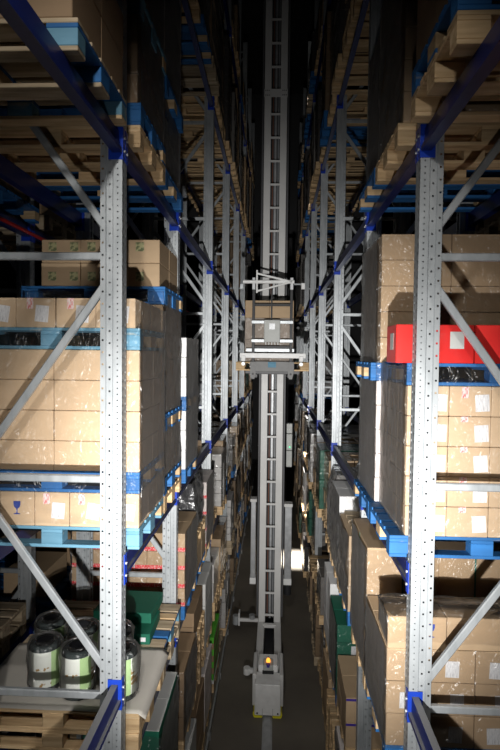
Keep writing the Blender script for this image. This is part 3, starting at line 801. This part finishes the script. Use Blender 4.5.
cartons(s, y0, z, .52, 2, 1, 'kraft', 'tall tan carton with green strap', 'strapped tan cartons', layers=2, W=1.16, stick=st_strap, full=True); z += 1.04
film(PX[1], PX[1] + 1.16, y0, y0 + .8, ZL[2] + .15, z - .02, 'wrinkled film around the strapped tan cartons', 'film2', .02)
# third tier, second bay
y0 = 5.42; z = ZL[2]
pallet(pcx(s), y0 + .4, z, 'blue', 'blue pallet under pinkish cartons next to the strapped cartons'); z += .144
cartons(s, y0, z, .26, 3, 2, 'kraftp', 'pale wrapped carton next to the strapped ones', 'pale cartons by the strapped ones', layers=3, W=1.16); z += .78
for q in range(4):
    tag(ob('plank', cboxmesh(1.1, .17, .03, .003, 'plank'), 'woodold', None, (pcx(s), y0 + .1 + .2 * q, z)), f'weathered plank on the pale cartons, {ORD[q]} from the strapped ones', 'plank', 'planks on the pale cartons')
film(PX[1], PX[1] + 1.16, y0, y0 + .8, ZL[2] + .15, z, 'crinkled film around the pale cartons by the strapped ones', 'film2', .05)
y0 = 6.28; z = ZL[2]
pallet(pcx(s), y0 + .4, z, 'wood', 'wooden pallet under white cartons past the planked load'); z += .144
cartons(s, y0, z, .24, 3, 2, 'white', 'white carton past the planked pale cartons', 'white third tier cartons', layers=4, W=1.16); z += .96
film(PX[1], PX[1] + 1.16, y0, y0 + .8, ZL[2] + .15, z, 'crinkled film around the white third tier cartons', 'film2', .05)
y0 = 7.14; z = ZL[2]
pallet(pcx(s), y0 + .4, z, 'wood', 'wooden pallet under a dark film load past the white cartons'); z += .144
lump('covered_load', s, y0, z, 1.0, 'wr_grey', 'load under loose grey film past the white third tier cartons', 'covered load', 8.3)
# second tier, second bay: brown with violet tape, green, white
y0 = 5.42; z = ZL[1]
pallet(pcx(s), y0 + .4, z, 'wood', 'wooden pallet under brown cartons with violet tape'); z += .144
def st_violet(c, i, l, wd, dp, h):
    k = ('vt', round(wd, 3))
    if k not in CACHE: CACHE[k] = MB().box(-wd / 2, wd / 2, -.002, 0, -.012, .012).mesh('violet_tape')
    ob('violet_tape', CACHE[k], 'violet', c, (0, -dp / 2 - .001, h - .02))
cartons(s, y0, z, .26, 2, 2, 'kraft', 'brown carton with violet tape', 'violet taped cartons', layers=2, W=1.16, stick=st_violet, full=True)
y0 = 6.28; z = ZL[1]
pallet(pcx(s), y0 + .4, z, 'blue', 'blue pallet under the green cartons of the red-carton rack'); z += .144
cartons(s, y0, z, .21, 3, 2, 'green', 'dark green carton past the violet taped ones', 'dark green cartons', layers=4, W=1.16, full=True, stick=lambda c, i, l, wd, dp, h: sticker(c, LAB, 'label', .02, h * .55, dp, .03)); z += .84
film(PX[1], PX[1] + 1.16, y0, y0 + .8, ZL[1] + .15, z, 'clear film around the dark green cartons of second tier', 'film', .03)
y0 = 7.14; z = ZL[1]
pallet(pcx(s), y0 + .4, z, 'wood', 'wooden pallet under white cartons past the green ones'); z += .144
cartons(s, y0, z, .32, 3, 2, 'white', 'white carton past the dark green ones', 'white second tier cartons', layers=3, W=1.16, full=True)
# floor tier, second bay
y0 = 5.42; z = 0
pallet(pcx(s), y0 + .4, z, 'wood', 'wooden pallet on the floor below the violet taped cartons'); z += .144
cartons(s, y0, z, .275, 2, 2, 'pinkw', 'off-white floor carton of the red-carton rack', 'off-white floor cartons, red-carton rack', layers=3, W=1.1, full=True)
film(PX[1], PX[1] + 1.1, y0, y0 + .8, .15, .95, 'crinkled film around off-white floor tier cartons', 'film2', .05)
y0 = 6.28; z = 0
for q in range(6):
    pallet(pcx(s, -.03), y0 + .4, z, 'wood', f'empty wooden pallet, {ORD[q]} up in the stack of six on the floor', 'six stacked floor pallets', detail=True); z += .144
y0 = 7.14; z = 0
pallet(pcx(s), y0 + .4, z, 'wood', 'wooden pallet on the floor under brown cartons, red-carton rack'); z += .144
cartons(s, y0, z, .27, 2, 2, 'kraft', 'brown floor carton past the six stacked pallets', 'brown floor cartons, red-carton rack', layers=3, W=1.16, full=True)

# =================================================================== loads farther down the aisle
def load_mesh(h, nt_, nx, ny, seed):
    rnd = random.Random(seed); mb = MB(); W, D = 1.16, .78; th = h / nt_
    for t in range(nt_):
        for i in range(nx):
            for j in range(ny):
                if 0 < i < nx - 1 and 0 < j < ny - 1: continue
                a, b = W / nx, D / ny; jx, jy = rnd.uniform(-.008, .008), rnd.uniform(-.008, .008)
                x0, yy = -W / 2 + i * a + jx, -D / 2 + j * b + jy
                mb.cbox(x0 + .002, x0 + a - .002, yy + .002, yy + b - .002, t * th, (t + 1) * th - .004, .008)
    return mb.mesh('wrapped_load')
LOADS = [(load_mesh(h, t, nx, ny, q), h) for q, (h, t, nx, ny) in enumerate([(.9, 4, 3, 2), (.75, 3, 2, 2), (1.0, 5, 3, 3), (.6, 2, 2, 2), (.85, 6, 3, 2), (1.0, 2, 2, 1)])]
TALL = [(load_mesh(h, t, nx, ny, 30 + q), h) for q, (h, t, nx, ny) in enumerate([(1.9, 8, 3, 2), (1.6, 6, 2, 2), (2.1, 10, 3, 2), (1.4, 5, 3, 2)])]
CLR = [('wr_brown', 'brown'), ('wr_tan', 'tan'), ('wr_grey', 'grey'), ('wr_white', 'white'), ('wr_dark', 'dark'), ('wr_green', 'green')]
rf = random.Random(21)
for s in (-1, 1):
    for i in range(2, 8):
        for t in range(7):
            if t in (3, 4) and i < 6: continue
            if i == 2 and t < 4: continue
            for k in range(3):
                y0 = FY[i] + .21 + .86 * k
                if s == -1 and i == 3 and t == 0 and k == 0: continue
                if t == 6 and i < 4: continue
                z = ZL[t]; det = (i == 2 and t == 5)
                sty = rf.choice(['wood', 'wood', 'wood', 'old', 'blue'])
                pl = pcx(s, rf.uniform(-.05, .06))
                where = f'{TIER[t]} tier, {ORD[i]} bay, {RK[s]}'
                grp = f'loads on the {where}'
                np_ = 2 if rf.random() < .3 and t else 1
                for q in range(np_):
                    pallet(pl, y0 + .4, z, sty, ('' if np_ == 1 else ('lower ', 'upper ')[q]) + f'{PDESC[sty]} pallet in the {ORD[k]} place, {where}', f'pallets on the {where}', detail=det); z += .144
                if rf.random() < .08 and t < 4: continue
                me, h = rf.choice(TALL if t in (4, 5) else (LOADS if np_ == 1 and t else ([LOADS[1], LOADS[3]] if t == 0 else [LOADS[1], LOADS[3], LOADS[4]])))
                if t >= 4: mt, cn = rf.choice([CLR[0], CLR[2], CLR[4], CLR[4], CLR[1]])
                else: mt, cn = rf.choice(CLR + [CLR[2], CLR[3], CLR[1]])
                o = ob('wrapped_load', me, mt, None, (pl, y0 + .4, z), (0, 0, rf.uniform(-.01, .01)))
                tag(o, f'film-wrapped {cn} load in the {ORD[k]} place, {where}', 'wrapped load', grp)

# =================================================================== stacker crane
CX = -.05
cr = empty('stacker_crane', (CX, 9.7, 0)); tag(cr, 'grey stacker crane with ladder mast, lifting carriage and white front box on a floor rail', 'crane')
def cpart(name, mb, mat, parent=None, smooth=False):
    return ob(name, mb.mesh(name, smooth), mat, parent or cr)
MZ0, MZ1 = .42, 15.2
for sx in (-1, 1):
    cpart('mast_flange', MB().cbox(sx * .14 - .06, sx * .14 + .06, 0, .30, MZ0, MZ1, .006), 'cranegrey')
RUNG = MB().cbox(-.09, .09, .02, .05, -.018, .018, .004).mesh('mast_rung')
z = MZ0 + .12
while z < MZ1 - .1:
    ob('mast_rung', RUNG, 'cranegrey', cr, (0, 0, z)); z += .41
cpart('mast_web', MB().box(-.09, .09, .27, .285, MZ0, MZ1), 'cranedk')
cpart('hoist_chain', MB().box(-.012, .02, .16, .19, MZ0, MZ1), 'galv_dull')
for x, mt in ((-.045, 'copper'), (-.07, 'black'), (.055, 'galv')):
    cpart('cable', MB().tube((x, .2, MZ0), (x, .2, MZ1), .009, 6), mt)
spl = cpart('splice_plate', MB().cbox(-.205, .205, -.012, 0, 9.84, 9.98, .002), 'cranegrey')
for sx in (-1, 1):
    for dx in (-.03, 0, .03):
        for dz in (9.87, 9.95): ob('bolt', BOLT, 'cranedk', spl, (sx * .15 + dx, -.014, dz))
    cpart('guide_rail', MB().box(sx * .225 - .014, sx * .225 + .014, .05, .12, .5, MZ1), 'cranedk')
# cabinets and ducts beside the mast
cb = cpart('cable_duct', MB().cbox(.26, .395, .25, .42, 1.12, 2.50, .01), 'galv_dull'); cpart('duct_cap', MB().cbox(.245, .405, .24, .43, 2.48, 2.54, .006), 'cranegrey', cb)
cpart('duct_foot', MB().cbox(.25, .40, .24, .43, 1.01, 1.13, .006), 'cranewh', cb)
cb = cpart('cable_duct', MB().cbox(-.37, -.275, .25, .42, 1.12, 2.58, .01), 'galv_dull'); cpart('duct_cap', MB().cbox(-.385, -.26, .24, .43, 2.56, 2.62, .006), 'cranegrey', cb)
cpart('duct_foot', MB().cbox(-.38, -.265, .24, .43, 1.01, 1.13, .006), 'cranewh', cb)
for q, (z0, z1) in enumerate(((3.25, 3.55), (3.56, 3.86), (3.87, 4.05))):
    cpart('terminal_box', MB().cbox(.27, .375, .15, .3, z0, z1, .008), 'panelgrey')
cpart('status_led', MB().tube((.33, .145, 3.62), (.33, .13, 3.62), .012, 10), 'led')
cpart('lift_motor', MB().tube((.33, .3, .82), (.33, .3, 1.01), .07, 14), 'dark')
for sx in (-1, 1):
    cpart('guide_roller_arm', MB().bar((sx * .2, .12, .39), (sx * .58, .12, .39), .06, .05), 'cranegrey') if sx < 0 else None
cpart('guide_roller', MB().tube((-.62, .12, .31), (-.62, .12, .47), .06, 16), 'galv')
cpart('roller_bracket', MB().cbox(-.57, -.545, .04, .2, .31, .55, .004), 'cranewh')
cpart('guide_roller', MB().tube((-.32, .1, .43), (-.32, .1, .50), .055, 16), 'galv_dull')
# chassis: two side beams, front end box
for sx in (-1, 1):
    cpart('chassis_beam', MB().cbox(sx * .15 - .06, sx * .15 + .06, -1.35, 1.2, .12, .42, .006), 'cranegrey')
cpart('chassis_floor', MB().box(-.08, .08, -1.3, 1.15, .14, .18), 'dark')
cpart('chassis_cross_bar', MB().cbox(-.12, .12, -.14, -.06, .38, .44, .005), 'cranegrey')
fx = cpart('front_box', MB().cbox(-.19, .19, -2.03, -1.70, .05, .51, .012), 'cranewh')
for sx in (-1, 1):
    ob('bolt', MB().tube((0, -.004, 0), (0, .004, 0), .012, 10).mesh('bolt'), 'dark', fx, (sx * .15, -2.033, .09))
    cpart('slot_edge', MB().box(sx * .075 - .004, sx * .075 + .004, -2.034, -2.028, .05, .16), 'panelgrey', fx)
    cpart('side_cheek', MB().cbox(sx * .20 - .03, sx * .20 + .03, -1.86, -1.25, .08, .56, .01), 'cranegrey')
    cpart('yellow_buffer', MB().tube((sx * .14, -2.0, .05), (sx * .14, -1.72, .05), .075, 18), 'yellow')
cpart('sensor_housing', MB().cbox(-.15, .15, -1.69, -1.36, .40, .60, .015), 'cranewh')
hd = cpart('housing_recess', MB().cbox(-.075, .075, -1.72, -1.52, .44, .62, .01), 'panelgrey')
cpart('beacon_lamp', MB().lathe([(.03, 0), (.03, .03), (.022, .05), (.006, .06)], 14, (0, -1.62, .62)), 'lamp_orange', hd, True)
cpart('beacon_base', MB().tube((0, -1.70, .59), (0, -1.70, .635), .03, 12), 'violet', hd)
cpart('connector_bar', MB().cbox(-.085, .085, -1.76, -1.70, .50, .54, .006), 'black')
cpart('reader_arm', MB().bar((-.19, -1.3, .28), (-.33, -1.3, .28), .07, .07), 'cranewh'); cpart('reader_head', MB().tube((-.34, -1.3, .23), (-.34, -1.3, .33), .055, 16), 'cranewh')
cpart('rear_wheel', MB().tube((-.05, .9, .14), (.05, .9, .14), .14, 24), 'dark')
cpart('front_wheel', MB().tube((-.05, -1.1, .14), (.05, -1.1, .14), .14, 24), 'dark')
# carriage (z measured from the camera height)
Zc = H
ca = -.82                             # near face of the carriage relative to the mast
def cz(px): return Zc + (355 - px) * (9.7 + ca) / FPX
def cxp(px, py=355): return (px - (275.5 + (355 - py) * .0125)) * (9.7 + ca) / FPX - CX
x1, x2 = cxp(253.5, 330), cxp(291, 330)
carr = cpart('carriage_beam', MB().cbox(cxp(240), cxp(305.5), ca - .03, ca + .05, cz(358.2), cz(353.2), .006), 'cranewh')
for x in (x1, x2):
    cpart('carriage_post', MB().cbox(x - .023, x + .023, ca - .02, ca + .03, cz(372), cz(280), .004), 'dark')
    cpart('post_clamp', MB().cbox(x - .026, x + .026, ca - .06, ca + .04, cz(290.5), cz(278.5), .005), 'galv_dull')
    cpart('lift_lug', MB().prism([(x - .045, cz(362)), (x - .045, cz(374)), (x - .025, cz(379)), (x + .025, cz(379)), (x + .045, cz(374)), (x + .045, cz(362))], ca - .05, ca - .02), 'midgrey')
    cpart('lug_pin', MB().tube((x, ca - .07, cz(374)), (x, ca - .02, cz(374)), .018, 12), 'dark')
cpart('load_probe_bar', MB().tube((cxp(243.5, 283), ca - .05, cz(282.8)), (cxp(294, 283), ca - .05, cz(282.8)), .030, 14), 'cranewh')
cpart('probe_tip', MB().tube((cxp(294, 283), ca - .04, cz(285)), (cxp(305, 283), ca - .04, cz(285)), .014, 10), 'galv')
cpart('probe_end', MB().cbox(cxp(301, 283), cxp(304.5, 283), ca - .06, ca - .02, cz(290), cz(284), .004), 'cranewh')
cpart('probe_end', MB().cbox(cxp(240.5, 283), cxp(244, 283), ca - .06, ca - .02, cz(290), cz(285), .004), 'galv')
cpart('arm_plate', MB().cbox(cxp(256.4, 283), cxp(258, 283), ca - .08, ca - .03, cz(294), cz(271.5), .004), 'cranewh')
for py in (275, 292):
    cpart('strut', MB().bar((cxp(258, 283), ca - .07, cz(py)), (cxp(291.5, 283), ca - .07, cz(283)), .030, .03), 'cranewh')
cpart('cross_bar', MB().cbox(x1, x2, ca - .01, ca + .02, cz(306.5), cz(304), .003), 'dark')
cpart('centre_rod', MB().cbox(cxp(271, 300), cxp(272.6, 300), ca - .02, ca + .01, cz(325), cz(290), .003), 'dark')
for py in (322.5, 341):
    cpart('carriage_rail', MB().cbox(x1 - .03, x2 + .03, ca - .045, ca - .02, cz(py + 1.5), cz(py - 1.5), .003), 'galv')
pn = cpart('control_box', MB().cbox(cxp(264.2, 331), cxp(280, 331), ca - .13, ca - .05, cz(342.5), cz(320.5), .008), 'panelgrey')
cpart('box_window', MB().cbox(cxp(269.3, 331), cxp(275, 331), ca - .134, ca - .129, cz(330), cz(324), .001), 'galv_dull', pn)
for q in range(5): cpart('cable_gland', MB().tube((cxp(266 + q * 3, 331), ca - .09, cz(342.3)), (cxp(266 + q * 3, 331), ca - .09, cz(345)), .010, 8), 'cranewh', pn)
cpart('cross_bar', MB().cbox(x1, x2, ca - .01, ca + .02, cz(348.5), cz(346), .003), 'dark')
cpart('fork_table', MB().cbox(cxp(246), cxp(294), ca + .0, ca + .10, cz(352), cz(348.6), .004), 'galv')
cpart('fork_table', MB().cbox(-.45, .45, ca + .06, -.02, cz(374), cz(371), .004), 'cranedk')
cpart('underside_plate', MB().cbox(cxp(250, 367), cxp(294, 367), ca - .02, ca + .01, cz(371.5), cz(361.5), .004), 'midgrey')
cpart('sensor_plate', MB().cbox(cxp(268, 367), cxp(276, 367), ca - .027, ca - .021, cz(367.5), cz(362), .002), 'plblue')
for x in (cxp(243.5), cxp(301)):
    cpart('beam_shoe', MB().cbox(x - .035, x + .035, ca - .05, ca + .06, cz(361.5), cz(356), .006), 'cranewh')
    cpart('shoe_roller', MB().tube((x, ca - .05, cz(364)), (x, ca + .05, cz(364)), .03, 14), 'galv')
cpart('carriage_mount', MB().cbox(-.26, .26, -.015, -.002, cz(376), cz(372), .002), 'cranedk')
for sx in (-1, 1):
    cpart('carriage_mount', MB().cbox(sx * .27 - .02, sx * .27 + .02, -.8, .25, cz(378), cz(374.2), .006), 'cranedk')
    cpart('hoist_rod', MB().tube((sx * .27, .02, cz(374)), (sx * .27, .02, cz(282)), .012, 8), 'dark')
# load on the carriage
yl = 9.7 + ca + .40
pallet(CX + .0, yl, cz(370.9), 'wood', 'wooden pallet riding on the crane carriage', detail=True, rz=0)
zz = cz(370.9) + .146
zl = zz
for (h, mt, lab) in ((.37, 'kraftg', 'lower'), (.36, 'kraftg', 'middle'), (.29, 'kraft', 'top')):
    for q in range(2):
        wq = .40
        tag(ob('carton', cboxmesh(wq, .56, h - .003), mt, None, (CX - .06 + (q - .5) * (wq + .004), yl + .0, zz)), f'{lab} course carton on the crane carriage, ' + ('drum-pack side', 'red-carton side')[q], 'carton', f'{lab} cartons on the crane carriage')
    zz += h
film(CX - .06 - .404, CX - .06 + .404, yl - .28, yl + .28, zl, zz - .29, 'film around the lower cartons on the crane carriage', 'film2', .015)
# rails on the floor
rp = [(-.07, 0), (.07, 0), (.07, .012), (.02, .022), (.02, .05), (.045, .055), (.045, .075), (-.045, .075), (-.045, .055), (-.02, .05), (-.02, .022), (-.07, .012)]
rp = [(x, z_ * .5) for x, z_ in rp]
tag(ob('floor_rail', MB().prism(rp, -3, 25.5).mesh('floor_rail'), 'galv_dull', None, (CX, 0, 0)), 'steel crane rail laid along the middle of the aisle floor', 'rail')
pr = empty('power_rail', (-.84, 0, 0)); tag(pr, 'slim pale power rail along the foot of the drum-pack rack', 'rail')
ob('rail_profile', MB().cbox(-.012, .012, 2, 25, .10, .16, .003).mesh('rail_profile'), 'galv', pr)
HN = MB().cbox(-.03, .02, -.02, .02, 0, .10, .003).mesh('rail_bracket')
for q in range(16): ob('rail_bracket', HN, 'galv_dull', pr, (0, 3 + q * 1.4, 0))

# unseen lamp, added to throw a bright pool on the far aisle floor
lampo = empty('added_aisle_lamp', (.56, 14.1, 16.0)); tag(lampo, 'round high-bay lamp hanging over the far part of the aisle', 'lamp')
ob('added_lamp_shade', MB().lathe([(.06, .30), (.10, .26), (.22, .02), (.23, 0), (.215, 0), (.09, .25), (.05, .27)], 28).mesh('added_lamp_shade', True), 'galv_dull', lampo)
ob('added_lamp_cord', MB().tube((0, 0, .28), (0, 0, 1.6), .008, 8).mesh('added_lamp_cord'), 'black', lampo)
bl = nmat('added_lamp_glass'); bl[2].inputs['Emission Color'].default_value = (1, .97, .9, 1); bl[2].inputs['Emission Strength'].default_value = 12
ob('added_lamp_glass', MB().lathe([(.03, .20), (.07, .16), (.07, .08), (.02, .03)], 18).mesh('added_lamp_glass', True), bl[0], lampo)
lt = spot('aisle_lamp_light', (.56, 14.1, 15.95), (.60, 13.9, 0), 200000, 5.8, 1.0, .05, (1, .97, .92))  # narrow added spot that brightens a patch of far floor
